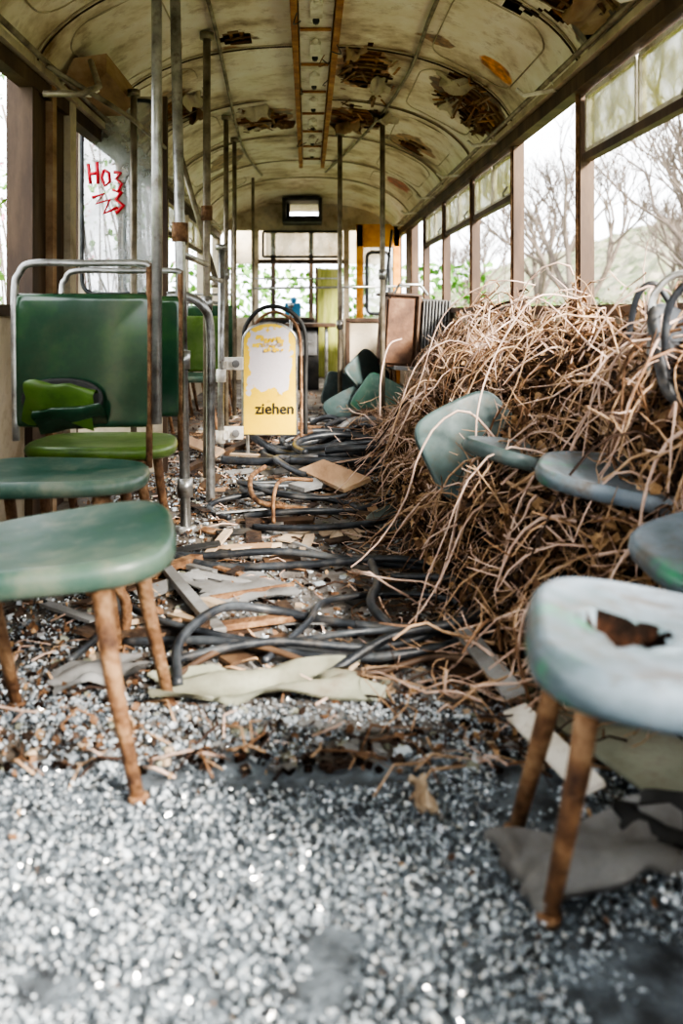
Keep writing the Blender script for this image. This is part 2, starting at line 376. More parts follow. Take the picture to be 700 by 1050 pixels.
conduit([(-.42,2.6,.01),(-.43,4,.01),(-.46,5,.01),(-.50,6.2,.01),(-.52,7.6,.01),(-.45,9,.01)])
b=MB()
def flap(x,y,w,d,rz,rx,seed,m=M_wood,ry=0,dz=.03): b.sheet((x,y,arch(x)-dz),w,d,m,rot=(rx,ry,rz),amp=.04,seed=seed,curl=.35,ragged=.4)
flap(1.0,5.35,.10,.22,.8,.3,2,M_rust,.9); flap(.78,4.88,.10,.24,1.2,.25,3,M_creamw,.6,.05)
flap(.82,5.42,.10,.20,.3,.3,21,M_creamw,.5,.04)
flap(.30,6.75,.20,.20,.1,.4,4,M_wood,0,.05); flap(.50,6.22,.14,.22,.7,.4,5,M_creamw,0,.05); flap(-.33,6.24,.22,.18,-.2,.4,6,M_creamw,0,.05)
flap(-.20,6.75,.14,.2,.4,.4,7,M_rust); flap(.24,4.9,.08,.24,.1,.3,8,M_wood); flap(.44,5.5,.10,.22,-.2,.35,18,M_creamw,0,.04)
flap(.78,2.9,.1,.3,.1,.3,19,M_creamw,.6,.05); flap(.99,3.35,.14,.3,.1,.3,39,M_wood,.8,.05)
flap(-.68,5.55,.12,.26,.1,.3,12,M_creamw,-.5,.05); flap(-.70,5.9,.1,.2,.5,.35,33,M_wood,-.4,.05)
for i in range(34):
    x=U(.76,1.02); y=U(4.7,5.55); b.box((x,y,arch(x)-.02),(U(.008,.018),U(.08,.26),.004),random.choice([M_wood,M_wood,M_rust,M_orail]),rot=(U(-.4,.4),U(.3,1),U(-.8,.8)))
for i in range(40):
    x=U(.20,.52); y=U(4.8,6.9); b.box((x,y,arch(x)-.018),(U(.008,.02),U(.08,.28),.004),random.choice([M_wood,M_orail,M_rust]),rot=(U(-.1,.3),U(-.2,.2),U(-.4,.4)))
for i in range(16):
    x=U(-.46,-.16); y=U(6.2,6.9); b.box((x,y,arch(x)-.018),(U(.008,.02),U(.08,.2),.004),random.choice([M_wood,M_orail,M_rust]),rot=(U(-.1,.3),U(-.2,.2),U(-.5,.5)))
for i in range(12):
    x=.04+U(-.1,.12); y=U(3,7); b.tube(smoothpath([(x,y,2.15),(x+U(-.03,.03),y+.05,2.15-U(.01,.06)),(x+U(-.05,.05),y+.12,2.15)],4),.003,random.choice([M_dark,M_rust]),n=4)
b.build('torn_ceiling_panels',center=False)
b=MB()
pts=[(-1.06,1.80),(-.92,1.80),(-.86,1.86),(-.86,1.94)]
for i in range(len(pts)-1):
    (xa,za),(xb,zb)=pts[i],pts[i+1]
    b.add([(xa,3.9,za),(xb,3.9,zb),(xb,4.5,zb),(xa,4.5,za)],[(0,1,2,3)],M_wood)
b.add([(p[0],3.9,p[1]) for p in pts]+[(-1.0,3.9,1.92)],[(0,1,2,3,4)],M_wood)
b.tube([(-1.0,3.45,1.66),(-.85,3.45,1.66),(-.80,3.5,1.70),(-.88,3.7,1.85)],.013,M_brass)
b.tube([(-1.0,3.5,1.78),(-.75,3.9,1.66),(-.72,4.6,1.66)],.011,M_brass)
b.build('door_mechanism',center=False)
def rrect(x0,x1,z0,z1,r,n=6):
    P=[]
    for cx,cz,a0 in ((x1-r,z1-r,0),(x0+r,z1-r,90),(x0+r,z0+r,180),(x1-r,z0+r,270)):
        for k in range(n+1):
            a=math.radians(a0+90*k/n); P.append((cx+r*math.cos(a),cz+r*math.sin(a)))
    return P
def leaf(name,x0,x1,y,z0,z1,wz0,wz1,m,r=.07,fr=.03,glass=M_doorglass):
    e=empty(name); b=MB()
    inner=rrect(x0+fr,x1-fr,wz0,wz1,r); outer=[]
    cx=(x0+x1)/2; cz=(wz0+wz1)/2
    for (x,z) in inner:
        outer.append((x0 if x<cx else x1, z0 if z<cz else z1))
    k=len(inner)
    for dy in (-.015,.015):
        vs=[(x,y+dy,z) for x,z in inner]+[(x,y+dy,z) for x,z in outer]
        b.add(vs,[(i,(i+1)%k,(i+1)%k+k,i+k) for i in range(k)],m)
    vs=[(x,y-.015,z) for x,z in inner]+[(x,y+.015,z) for x,z in inner]
    b.add(vs,[(i,(i+1)%k,(i+1)%k+k,i+k) for i in range(k)],M_dark)
    b.tube([(x,y-.016,z) for x,z in inner]+[(inner[0][0],y-.016,inner[0][1])],.011,M_dark,n=6)
    for X in (x0,x1): b.bx(X-.010,X+.010,y-.02,y+.02,z0,z1,M_brownpost)
    b.build('door_frame',parent=e)
    g=MB(); g.bx(x0+fr,x1-fr,y-.002,y+.002,wz0,wz1,glass); g.build('door_glass',parent=e)
    return e
e=leaf('door_1',-1.17,-.72,4.62,.02,1.92,.92,1.90,M_creamw)
g=MB()
def stroke(P,y=4.612,r=.0085):
    g.tube([(x,y,z) for x,z in P],r,M_red,n=6)
gx=-1.11; gz=1.46
stroke([(gx,gz+.12),(gx+.012,gz+.02)]); stroke([(gx+.045,gz+.13),(gx+.05,gz+.02)]); stroke([(gx+.005,gz+.07),(gx+.05,gz+.075)])
stroke([(gx+.08,gz+.09),(gx+.068,gz+.05),(gx+.085,gz+.01),(gx+.11,gz+.03),(gx+.105,gz+.075),(gx+.08,gz+.09)])
stroke([(gx+.13,gz+.08),(gx+.165,gz+.075),(gx+.14,gz+.045),(gx+.172,gz+.02),(gx+.15,gz-.02),(gx+.125,gz-.01)])
stroke([(gx+.02,gz-.05),(gx+.08,gz-.03),(gx+.04,gz-.08),(gx+.11,gz-.06),(gx+.08,gz-.13),(gx+.15,gz-.1)])
stroke([(gx+.17,gz-.02),(gx+.14,gz-.06),(gx+.18,gz-.09),(gx+.14,gz-.13)],r=.010)
g.build('graffiti',parent=e)
leaf('door_2',-1.13,-.86,5.5,.02,1.76,.92,1.68,M_creamw)

# ---------------------------------------------------------------- front bulkhead
b=MB(); yb=10.95
b.bx(-1.15,-.60,yb,yb+.06,0,.75,M_creamw); b.bx(.45,1.15,yb,yb+.06,0,.72,M_creamw)
b.bx(-1.15,1.15,yb,yb+.06,1.80,1.95,M_creamw)
b.bx(-1.0,-.27,yb,yb+.06,1.95,2.12,M_creamw);b.bx(.15,1.0,yb,yb+.06,1.95,2.12,M_creamw)
for x in (-1.08,-.62,.47): b.bx(x-.035,x+.035,yb-.02,yb+.06,0,1.82,M_creamw)
b.bx(-.62,.47,yb,yb+.05,1.40,1.45,M_brownpost); 
b.build('wall_front',center=False)
b=MB(); b.bx(-.5,.38,yb-.03,yb-.02,1.5,1.77,M_bulkglass)
for z in (1.48,1.78): b.bx(-.53,.41,yb-.045,yb-.01,z-.015,z+.015,M_darkint)
for x in (-.53,.41): b.bx(x-.015,x+.015,yb-.045,yb-.01,1.48,1.78,M_darkint)
b.build('window_cab_transom',center=False)
b=MB()
b.bx(-.29,-.25,10.5,yb,1.90,2.13,M_darkint); b.bx(.13,.17,10.5,yb,1.90,2.13,M_darkint); b.bx(-.29,.17,10.5,yb,1.86,1.90,M_darkint); b.bx(-.29,.17,10.5,yb,2.11,2.14,M_darkint)
b.bx(-.25,.13,10.9,10.93,1.90,1.97,M_darkint); b.bx(-.25,-.21,10.9,10.93,1.9,2.12,M_darkint)
b.build('destination_sign_box')
b=MB(); yf=12.0
b.bx(-1.0,1.0,yf,yf+.05,-.05,.72,M_darkint)
for x in (-.98,-.45,.05,.52,.98): b.bx(x-.03,x+.03,yf,yf+.05,.7,1.9,M_brownpost)
b.bx(-1.0,1.0,yf,yf+.05,1.45,1.92,M_creamw)
b.build('windshield_frame',center=False)
b=MB(); b.bx(-.6,.08,11.15,11.45,0,.74,M_darkint); b.bx(-.62,.09,11.12,11.47,.72,.75,M_brownpost); b.build('driver_dashboard',center=False)
b=MB(); b.bx(.12,.44,11.4,11.43,0,1.36,M_yel); b.bx(.10,.13,11.39,11.45,0,1.38,M_brownpost); b.build('driver_cab_partition',bevel=.01)
b=MB(); b.bx(-.28,-.08,11.2,11.35,.752,.93,M_blue); b.tube([(-.17,11.27,.93),(-.17,11.27,1.0)],.04,M_blue,n=12); b.build('blue_canister',bevel=.02)
e=empty('door_3'); b=MB()
b.bx(.56,.64,10.4,10.46,0.0,1.82,M_orange); b.bx(.98,1.06,10.4,10.46,0,1.82,M_orange); b.bx(.56,1.06,10.4,10.46,1.56,1.82,M_orange); b.bx(.64,.98,10.4,10.46,0,.74,M_creamw)
inner=rrect(.68,.94,.80,1.5,.06); b.tube([(x,10.39,z) for x,z in inner+[inner[0]]],.02,M_dark)
b.build('door_frame',parent=e,bevel=.01)
b=MB(); b.bx(.64,.98,10.42,10.43,.74,1.56,M_bulkglass); b.build('door_glass',parent=e)
b=MB(); b.bx(-.2,.12,9.6,10.0,0,.66,M_darkint); b.bx(-.18,.1,9.58,9.6,.36,.62,M_greyb); b.bx(-.24,.3,9.5,10.1,.66,.70,M_brownpost); b.tube([(.2,9.6,.7),(.2,9.6,.0)],.02,M_steel)
b.tube([(-.15,9.55,.5),(-.05,9.5,.52),(.05,9.55,.5)],.01,M_steel); b.build('driver_console',bevel=.006)
b=MB(); b.bx(.40,.72,9.0,9.06,0,.72,M_creamw); b.bx(.38,.74,8.98,9.08,.72,.76,M_brownpost); b.bx(.38,.42,8.98,9.08,0,.74,M_brownpost); b.build('partition_panel',bevel=.006)
b=MB(); b.tube([(-.55,9.2,1.06),(1.03,9.2,1.08)],.012,M_steel); b.tube([(-.55,9.2,1.16),(.35,9.2,1.16)],.008,M_steel)
b.tube([(-.55,9.2,0),(-.55,9.2,arch(.55))],.016,M_brass); b.tube([(.35,9.2,1.06),(.35,9.2,0)],.012,M_steel); b.build('cross_handrail')
b=MB(); b.tube([(.62,8.6,.0),(.80,8.6,1.6)],.012,M_darkint); b.build('leaning_rod')
b=MB(); RT=Euler((0,.06,.12)).to_matrix()
b.box((.70,7.0,.68),(.24,.42,.54),M_cabin,rot=RT); b.box((.69,6.78,.68),(.20,.02,.48),M_cabin,rot=RT)
b.box((.70,6.99,.955),(.27,.45,.02),M_brownpost,rot=RT); b.box((.82,6.77,.68),(.02,.03,.52),M_brownpost,rot=RT); b.box((.58,6.79,.68),(.02,.03,.52),M_brownpost,rot=RT)
for i in range(9): b.box((.85+i*.022,6.84-.01*i,.67),(.010,.14,.48),M_greyb,rot=RT)
b.box((.93,6.95,.67),(.2,.22,.50),M_darkint,rot=RT); b.box((.81,6.95,.40),(.38,.4,.03),M_greyb,rot=RT)
for x in (.65,.93):
    for y in (6.8,7.1): b.tube([(x,y,.4),(x+.01,y,0)],.014,M_rust)
b.tube([(.64,6.77,.95),(.68,6.75,1.03),(.84,6.78,1.03),(.90,6.8,.95)],.011,M_steel)
b.build('heater_unit',bevel=.006)

# ---------------------------------------------------------------- poles
def pole(p0,p1,r=.018,m=M_steel,coll=()):
    b=MB(); p0=Vector(p0);p1=Vector(p1); b.tube([p0,p0.lerp(p1,.5),p1],r,m,n=14)
    b.tube([p1-Vector((0,0,.03)),p1],r*1.9,m,n=14)
    if p0.z<.05: b.tube([p0,p0+Vector((0,0,.03))],r*2,m,n=14)
    for t,mm in coll:
        c=p0.lerp(p1,t); b.tube([c-Vector((0,0,.035)),c+Vector((0,0,.035))],r*1.5,mm,n=14)
    b.build('grab_pole')
pole((-.456,3.42,0),(-.50,3.42,arch(.5)-.01),.020,M_steel,[(.08,M_steel),(.30,M_steel),(.52,M_rust)])
pole((-.45,2.72,.5),(-.45,2.72,arch(.45)-.01),.0155,M_steel)
pole((-.486,4.4,0),(-.486,4.4,arch(.486)-.01),.018,M_brass,[(.4,M_steel),(.6,M_rust)])
pole((-.476,5.0,0),(-.47,5.0,1.2),.018,M_steel,[(.12,M_white),(.4,M_white)])
pole((-.553,6.2,0),(-.553,6.2,arch(.553)-.01),.017,M_brass,[(.5,M_steel)])
pole((-.56,7.0,0),(-.56,7.0,arch(.56)-.01),.016,M_brass)
pole((-.70,5.0,1.70),(-.52,5.2,1.0),.016,M_brass)
pole((-.82,4.3,0),(-.82,4.3,1.88),.016,M_brass)
pole((.25,7.0,0),(.25,7.0,arch(.25)-.01),.018,M_brass,[(.33,M_steel)])
pole((.52,6.3,0),(.52,6.3,arch(.52)-.01),.018,M_brass,[(.5,M_steel)])
pole((-.15,8.3,0),(-.15,8.3,.9),.014,M_steel)
b=MB(); b.tube(smoothpath([(-.60,3.9,.90),(-.52,3.9,.90),(-.445,3.92,.85),(-.42,3.94,.74),(-.42,3.95,.35),(-.42,3.95,0)],6),.020,M_steel,n=14); b.build('curved_handrail')
b=MB(); b.tube([(-.47,3.42,1.05),(-.486,4.4,1.06)],.013,M_steel); b.tube([(-.486,4.4,1.0),(-.47,5,1.0)],.013,M_steel); b.build('handrail_crossbar')

# ---------------------------------------------------------------- gate "ziehen"
e=empty('folding_gate'); b=MB()
gp=[(-.365,.13),(-.065,.13),(-.065,.66)]+[(-.215+.15*math.cos(a),.66+.105*math.sin(a)) for a in [math.pi*k/14 for k in range(1,14)]]+[(-.365,.66)]
k=len(gp)
vs=[(x,5.19,z) for x,z in gp]+[(x,5.21,z) for x,z in gp]
b.add(vs,[tuple(range(k)),tuple(range(2*k-1,k-1,-1))]+[(i,(i+1)%k,(i+1)%k+k,i+k) for i in range(k)],M_gate)
b.build('panel',parent=e,center=False)
b=MB(); b.tube([(x,5.2,z) for x,z in gp+[gp[0]]],.011,M_steel)
b.tube(smoothpath([(-.37,5.28,.6),(-.36,5.28,.74),(-.28,5.28,.84),(-.17,5.28,.86),(-.06,5.28,.80),(-.01,5.28,.68),(-.01,5.28,.4),(-.01,5.28,.12)],5),.013,M_darkint)
b.tube(smoothpath([(-.34,5.26,.7),(-.25,5.26,.81),(-.15,5.26,.82),(-.05,5.26,.72),(-.035,5.26,.4),(-.035,5.26,.1)],5),.009,M_rust)
for z in (.15,.54):
    b.bx(-.49,-.36,5.10,5.14,z-.035,z+.035,M_white); b.bx(-.46,-.44,4.97,5.12,z-.02,z+.02,M_white); b.tube([(-.40,5.08,z),(-.40,5.12,z)],.022,M_greyb)
b.tube([(-.34,5.2,.13),(-.34,5.2,.0)],.012,M_steel)
b.build('frame',parent=e,bevel=.003)
def text(s,x,y,z,size,m,name,parent,bold=0.0):
    cu=bpy.data.curves.new(name,'FONT'); cu.body=s; cu.size=size; cu.extrude=.001; cu.offset=bold
    o=bpy.data.objects.new(name,cu); bpy.context.collection.objects.link(o)
    dg=bpy.context.evaluated_depsgraph_get(); me=bpy.data.meshes.new_from_object(o.evaluated_get(dg)); bpy.data.objects.remove(o)
    me.materials.clear(); me.materials.append(m)
    o=bpy.data.objects.new(name,me); bpy.context.collection.objects.link(o); o.location=(x,y,z); o.rotation_euler=(math.pi/2,0,0); o.parent=parent
text('ziehen',-.297,5.187,.25,.086,M_black,'lettering',e,.0015)
# torn remains of a yellow printed notice, single-sided strips each on its own level
b=MB()
for i in range(22):
    x=-.31+.18*R(); z=.60+.10*R(); w=U(.012,.035); h=U(.010,.022); yy=5.1885-.0003*i; t=U(-.25,.25)*h
    b.add([(x-w/2,yy,z-h/2),(x+w/2,yy,z-h/2+t),(x+w/2,yy,z+h/2+t*.5),(x-w/2,yy,z+h/2)],[(0,1,2,3)],M_yprint)
for i in range(3):
    z=.665-.03*i; x=-.29+.01*i
    for k in range(5):
        x+=.024; yy=5.180; b.add([(x,yy,z),(x+.014,yy,z+.003),(x+.014,yy,z+.016),(x,yy,z+.014)],[(0,1,2,3)],M_yprint if i!=1 else M_paper)
b.build('sticker_remnants',parent=e)

# ---------------------------------------------------------------- seats
def legs(b,cx,cy,z,w,d,lean=.04,r=.02,fy=(-.38,.38,-.42,.42)):
    for sx in (-1,1):
        for q in (0,1):
            ty,by=cy+d*fy[q],cy+d*fy[q+2]
            b.tube([(cx+sx*w*.33-lean*.4,ty,z-.04),(cx+sx*w*.33+lean*.1,(ty+by)/2,z*.5),(cx+sx*w*.33+lean,by,0)],[r*1.1,r,r*.72],M_rust,n=12)
            b.tube([(cx+sx*w*.33+lean,by,0),(cx+sx*w*.33+lean,by,.012)],r*1.1,M_rust,n=10)
    for sx in (-1,1): b.tube([(cx+sx*w*.33-.01,cy+d*fy[0],z-.055),(cx+sx*w*.33-.01,cy+d*fy[1],z-.055)],.011,M_rust)
def seat(cx,cy,z=.42,w=.46,d=.42,m=M_seatt,rot=(0,0,0),hole=None,back=None,lg=True,th=.045,lean=.04,curly=False,r=.015,fy=(-.38,.38,-.42,.42),warp=0):
    e=empty('passenger_seat'); b=MB(); b.pan((cx,cy,z),w,d,th,m,rot=rot,hole=hole,dish=.014,n=3.4,warp=warp); b.build('seat_pan',parent=e)
    if lg:
        b=MB(); legs(b,cx,cy,z,w,d,lean,r,fy)
        if curly:
            for s in (-1,1): b.tube(smoothpath([(cx+s*.15,cy-.12,z-.05),(cx+s*.19,cy-.12,z-.12),(cx+s*.12,cy-.1,.22),(cx+s*.20,cy-.08,.1),(cx+s*.2,cy-.08,0)],5),.014,M_rust)
        b.build('legs',parent=e)
    if back:
        yb2,z0,z1,bw,bm=back
        b=MB(); b.pan((cx,yb2,(z0+z1)/2),bw,(z1-z0),.025,bm,rot=(math.radians(90),0,0),n=26,dish=.004,bend=-.012,narrow=0)
        b.build('backrest',parent=e)
        b=MB(); zt=z1+.09; hw=bw/2
        b.tube(smoothpath([(cx-hw+.01,yb2+.02,z0-.04),(cx-hw+.005,yb2+.02,z1-.02),(cx-hw+.02,yb2+.02,zt-.03),(cx-hw+.06,yb2+.02,zt),(cx,yb2+.02,zt),(cx+hw-.04,yb2+.02,zt),(cx+hw-.01,yb2+.02,zt-.01)],5),.011,M_steel)
        b.tube([(cx+hw-.012,yb2+.02,zt),(cx+hw-.012,yb2+.02,z0-.12)],.010,M_rust)
        b.build('rail',parent=e)
    return e
seat(-.50,1.74,z=.41,w=.49,d=.44,lean=.05,th=.055,r=.0160,rot=(.03,-.11,.08),warp=.010)
eB=seat(-.67,2.42,w=.50,d=.40,curly=True,back=(2.70,.49,.89,.42,M_backg),warp=-.006)
seat(-.66,2.98,w=.47,d=.38,m=M_moss,back=(3.22,.46,.89,.44,M_backg))
b=MB(); b.pan((-.72,2.672,.585),.24,.11,.012,M_darkint,rot=(math.radians(88),.0,0),n=2.4,dish=.0)  # dark disc laid on the intact backrest, its colour standing in for a shaded opening
b.sheet((-.725,2.64,.625),.21,.06,M_moss,rot=(math.radians(35),.12,.0),amp=.03,seed=3,curl=-.5,ragged=.10)
b.sheet((-.70,2.64,.555),.20,.05,M_backg,rot=(math.radians(60),-.1,0),amp=.02,seed=5,curl=-.4,ragged=.1)
b.build('torn_shell',parent=eB)
seat(-.80,6.0,back=(6.2,.42,.80,.42,M_moss),m=M_seatt)
seat(-.80,7.4,back=(7.6,.42,.88,.42,M_backg),m=M_seatg)
seat(.53,1.18,w=.48,d=.42,m=M_seatb,hole=(-.115,-.01,.055),rot=(math.radians(-1),math.radians(6),math.radians(-9)),th=.06,lean=-.04,r=.0160,fy=(.10,.40,.17,.66),warp=-.012)
def deck(cx,cy,z,w,d,m,rot,n=3.4,th=.045):
    b=MB(); b.pan((cx,cy,z),w,d,th,m,rot=rot,dish=.014,n=n,warp=.012); return b.build('loose_seat_pan')
deck(.82,1.66,.43,.44,.36,M_seatb,(.12,-.14,.1))
deck(.75,2.20,.455,.38,.34,M_seatb,(.10,.12,-.25))
deck(.60,2.58,.45,.28,.28,M_slate,(.14,.2,.5))
deck(.62,3.30,.44,.32,.30,M_slate,(.25,-.25,.3))
deck(.40,3.55,.05,.34,.28,M_slate,(.06,-.10,.6),th=.03)
def shell(c,w,d,rot,m,n=7,bend=-.02,hole=None):
    b=MB(); b.pan(c,w,d,.03,m,rot=rot,n=n,bend=bend,dish=.02,hole=hole); return b.build('loose_seat_shell')
shell((.53,2.90,.43),.34,.30,(math.radians(56),math.radians(-24),math.radians(12)),M_slate,5)
shell((.50,7.0,.33),.40,.36,(math.radians(60),math.radians(50),.3),M_slate)
shell((.33,6.75,.14),.40,.34,(math.radians(35),math.radians(-25),.3),M_slate)
shell((.52,6.7,.2),.34,.32,(math.radians(70),math.radians(25),-.4),M_seatt)
shell((.28,7.3,.20),.3,.28,(math.radians(80),0.2,.2),M_slate)
e=empty('seat_backrest'); b=MB(); b.pan((.95,2.22,.72),.24,.30,.03,M_dark,rot=(math.radians(62),math.radians(20),math.radians(30)),n=5,dish=.01,bend=-.02); b.build('shell',parent=e)
b=MB()
b.tube(smoothpath([(.86,2.28,.50),(.86,2.28,.82),(.88,2.27,.90),(.93,2.25,.93),(1.0,2.22,.90),(1.01,2.22,.7)],6),.009,M_steel)
b.tube(smoothpath([(.84,2.14,.74),(.84,2.12,.84),(.88,2.10,.90),(.95,2.09,.87),(.97,2.08,.76)],6),.009,M_dark)
b.tube(smoothpath([(.88,2.5,.76),(.90,2.48,.88),(.94,2.46,.91),(.99,2.46,.84)],6),.009,M_dark)
b.tube([(.86,2.28,.52),(.86,2.28,0)],.012,M_rust); b.build('rail',parent=e)

# ---------------------------------------------------------------- vine heap
def interp(y,T):
    return float(np.interp(y,[t[0] for t in T],[t[1] for t in T]))
def H(x,y):
    x0=interp(y,[(1.5,.70),(2,.50),(2.4,.40),(3.2,.30),(4.3,.36),(5.5,.52),(6.6,.74),(7.4,.95),(8,1.05)])
    hm=interp(y,[(1.45,.0),(1.8,.38),(2.1,.64),(2.6,.82),(4,.80),(5,.77),(6.4,.68),(7.0,.45),(7.6,.1)])
    t=(x-x0)/(1.06-x0) if x0<1.05 else 0
    if t<=0: return 0
    t=min(1,t); return hm*(t**.85)*(1+.42*noise.noise(Vector((x*5,y*3.5,0)))+.20*noise.noise(Vector((x*14,y*11,3))))
b=MB(); vs=[];fs=[]; nx,ny=40,120
for j in range(ny+1):
    y=1.5+6.2*j/ny
    for i in range(nx+1):
        x=.25+.76*i/nx; z=H(x,y)*.74-.04+.05*noise.noise(Vector((x*14,y*14,2))); vs.append((x,y,max(z,-.01)))
for j in range(ny):
    for i in range(nx):
        a=j*(nx+1)+i; fs.append((a,a+1,a+nx+2,a+nx+1))
b.add(vs,fs,M_soil,True)
def clampx(p,d):
    if p.x>1.0: p.x=1.0; d.x=-abs(d.x)
    if p.x<.12: p.x=.12; d.x=abs(d.x)
    if p.y<1.5: p.y=1.5; d.y=abs(d.y)
def tangle(x,y,n,st,r,m,top=.11,wig=.45,sides=4,z0=None,kink=0):
    p=Vector((x,y,H(x,y)+(U(-.05,.05) if z0 is None else z0))); d=Vector((U(-1,1),U(-1,1),U(-.3,.5))).normalized(); pts=[]
    cv=Vector((U(-1,1),U(-1,1),U(-1,1)))*wig*.5
    for i in range(n):
        pts.append(p.copy()); 
        if kink and R()<.3: d=(d+Vector((U(-1,1),U(-1,1),U(-1,1)))*kink).normalized()
        d=(d+cv+Vector((U(-1,1),U(-1,1),U(-1,1)))*wig*.6).normalized(); p=p+d*st
        clampx(p,d); h=H(p.x,p.y)
        if p.z>h+top: d.z-=.6; p.z-=st*.4
        if p.z<max(h-.05,.008): p.z=max(h-.05,.008); d.z=abs(d.z)*.5+.1
    b.tube(pts,[r*(1-.6*i/(n-1)) for i in range(n)],m,n=sides,caps=False)
    return pts
cnt=0
while cnt<1700:
    y=1.6+5.5*R()**1.25; x=U(.28,1.0)
    if H(x,y)<=.01 and R()<.85: continue
    cnt+=1
    tangle(x,y,random.randint(5,10),U(.016,.038),U(.0014,.0032),random.choices(M_v,[4,4,2,2])[0],top=U(.02,.10),wig=U(.4,1.0),sides=3)
for i in range(1050):
    y=1.8+5*R()**1.2; x=U(.42,1.0)
    P=tangle(x,y,random.randint(4,8),U(.03,.06),U(.0028,.006),random.choices(M_v,[4.5,3,4.5,.6])[0],top=U(.06,.20),wig=.12,kink=.8,sides=5,z0=U(0,.12))
    for k in range(3):
        q=random.choice(P[1:]); dd=Vector((U(-1,1),U(-1,1),U(-.2,1))).normalized()
        b.tube([q,q+dd*.035,q+dd*.065+Vector((U(-.02,.02),U(-.02,.02),.01))],[.0024,.0018,.001],random.choice(M_v[:3]),n=3,caps=False)
for i in range(150):  # long canes
    y=U(1.9,6.8); x=U(.5,1.0)
    tangle(x,y,random.randint(10,18),U(.04,.065),U(.003,.0055),random.choices(M_v,[4,2,5,.5])[0],top=U(.12,.28),wig=.24,z0=U(.03,.15))
for i in range(130):  # free sticks poking out of the heap
    y=U(1.9,6.6); x=U(.5,.96); h=H(x,y); p=Vector((x,y,h)); d=Vector((U(-.8,.35),U(-.8,.8),U(.2,1))).normalized(); L_=U(.10,.26); q=p+d*L_
    q.x=min(q.x,1.0); mid=p.lerp(q,.5)+Vector((U(-.02,.02),U(-.02,.02),U(-.01,.03)))
    b.tube([p-d*.05,mid,q],[.0042,.0035,.0018],random.choices(M_v[:3],[4,2,4])[0],n=4,caps=False)
    for k in range(3):
        a=mid.lerp(q,R()); dd=(d+Vector((U(-1,1),U(-1,1),U(-.5,.8)))).normalized(); b.tube([a,a+dd*U(.03,.08)],[.0018,.0009],random.choice(M_v[:3]),n=3,caps=False)
for i in range(300):
    y=U(1.8,6.5); x=U(.18,.5); tangle(x,y,9,U(.02,.06),U(.0015,.0035),random.choice(M_v),top=.05,wig=.4,sides=3)
for i in range(50):
    y=U(2.0,2.7); x=U(.82,1.0); tangle(x,y,10,U(.025,.045),U(.0025,.0045),random.choice(M_v[:3]),top=.20,wig=.45,z0=U(.05,.16))
for P,r in (([(1.0,2.3,.88),(.85,1.95,.74),(.77,1.75,.58),(.755,1.65,.45),(.79,1.5,.3)],.0042),
            ([(.95,3.2,.88),(.75,3.0,.88),(.6,2.9,.7),(.52,2.8,.5),(.5,2.6,.3)],.0028),
            ([(1.0,4,.95),(.8,3.9,.96),(.6,4,.82),(.5,4.1,.5),(.38,4.1,.2)],.003),
            ([(.9,1.9,.5),(.74,1.5,.47),(.70,1.35,.48),(.66,1.2,.455),(.645,1.05,.40)],.0032),
            ([(.62,6,.65),(.5,5.6,.62),(.42,5.2,.45),(.4,5,.25)],.005)):
    b.tube(smoothpath(P,6),r,M_v[2],n=6)
def leafq(x,y,z,s,m):
    Rm=Euler((U(-1.2,1.2),U(-1.2,1.2),U(0,6.28))).to_matrix(); c=Vector((x,y,z))
    h=U(.2,.6)*s; q=U(.3,.7)
    pts=[(-s,0,h),(-.35*s,-q*s,h*.3),(0,0,0),(-.35*s,q*s,h*.3),(s,0,-h*.5),(.4*s,-q*s,.4*h),(.4*s,q*s,.4*h)]
    P=[c+Rm@Vector(p) for p in pts]
    b.add(P,[(0,1,2),(0,2,3),(1,5,2),(2,5,4),(2,4,6),(3,2,6)],m)
cnt=0
while cnt<12000:
    y=1.6+5.3*R()**1.3; x=U(.35,.99); h=H(x,y)
    if h<=.01: continue
    if noise.noise(Vector((x*5,y*4,9)))<-.08-.1*R(): continue
    cnt+=1
    leafq(x,y,h+U(-.04,.08),U(.008,.027),random.choices(M_l,[2.6,4,2.4])[0])
b.build('dried_vine_heap',center=False)
# ---------------------------------------------------------------- litter on floor
b=MB()
for i in range(6500):
    y=1.70+7.5*R()**1.4; x=U(-.97,1.0)
    if abs(x+.05)<.34 and R()<.78: continue
    leafq(x,y,U(.004,.022),U(.004,.015),random.choices(M_l,[1.6,4,3.4])[0])
for i in range(120):
    leafq(U(-.9,.9),U(.9,1.7),.012,U(.003,.009),random.choices(M_l,[1,4,3])[0])
for i in range(1200):
    x,y=U(-.95,.85),1.65+6*R()**1.3; a=U(0,6.28); l=U(.03,.16)
    b.tube([(x,y,U(.005,.015)),(x+l*.5*math.cos(a),y+l*.5*math.sin(a),U(.006,.03)),(x+l*math.cos(a+.3),y+l*math.sin(a+.3),.006)],U(.0012,.0035),random.choice(M_v),n=4)
for i in range(4200):
    x,y=U(-.95,.9),1.65+4.5*R()**1.3; s=U(.004,.022)
    b.box((x,y,.006),(s,s*U(.4,1.5),U(.003,.012)),random.choice([M_greyb,M_greyb,M_foam,M_paper,M_sheet,M_rust,M_foam,M_soil,M_sh[0]]),rot=(U(-.3,.3),U(-.3,.3),U(0,6.28)))
for i in range(150):
    x,y=U(-.7,.55),U(2.1,6.8); b.box((x,y,.02),(U(.01,.06),U(.06,.34),U(.004,.015)),random.choice([M_wood,M_greyb,M_brownpost,M_rust,M_paper,M_soil,M_darkint]),rot=(U(-.12,.12),U(-.3,.3),U(0,6.28)))
b.build('leaf_litter',center=False)
b=MB(); 
b.sheet((-.03,3.1,.006),.62,2.6,M_mat,amp=.006,seed=2,nx=20,ny=60,ragged=.03)
b.sheet((-.02,5.9,.006),.60,2.6,M_mat,amp=.006,seed=4,nx=20,ny=60,ragged=.03)
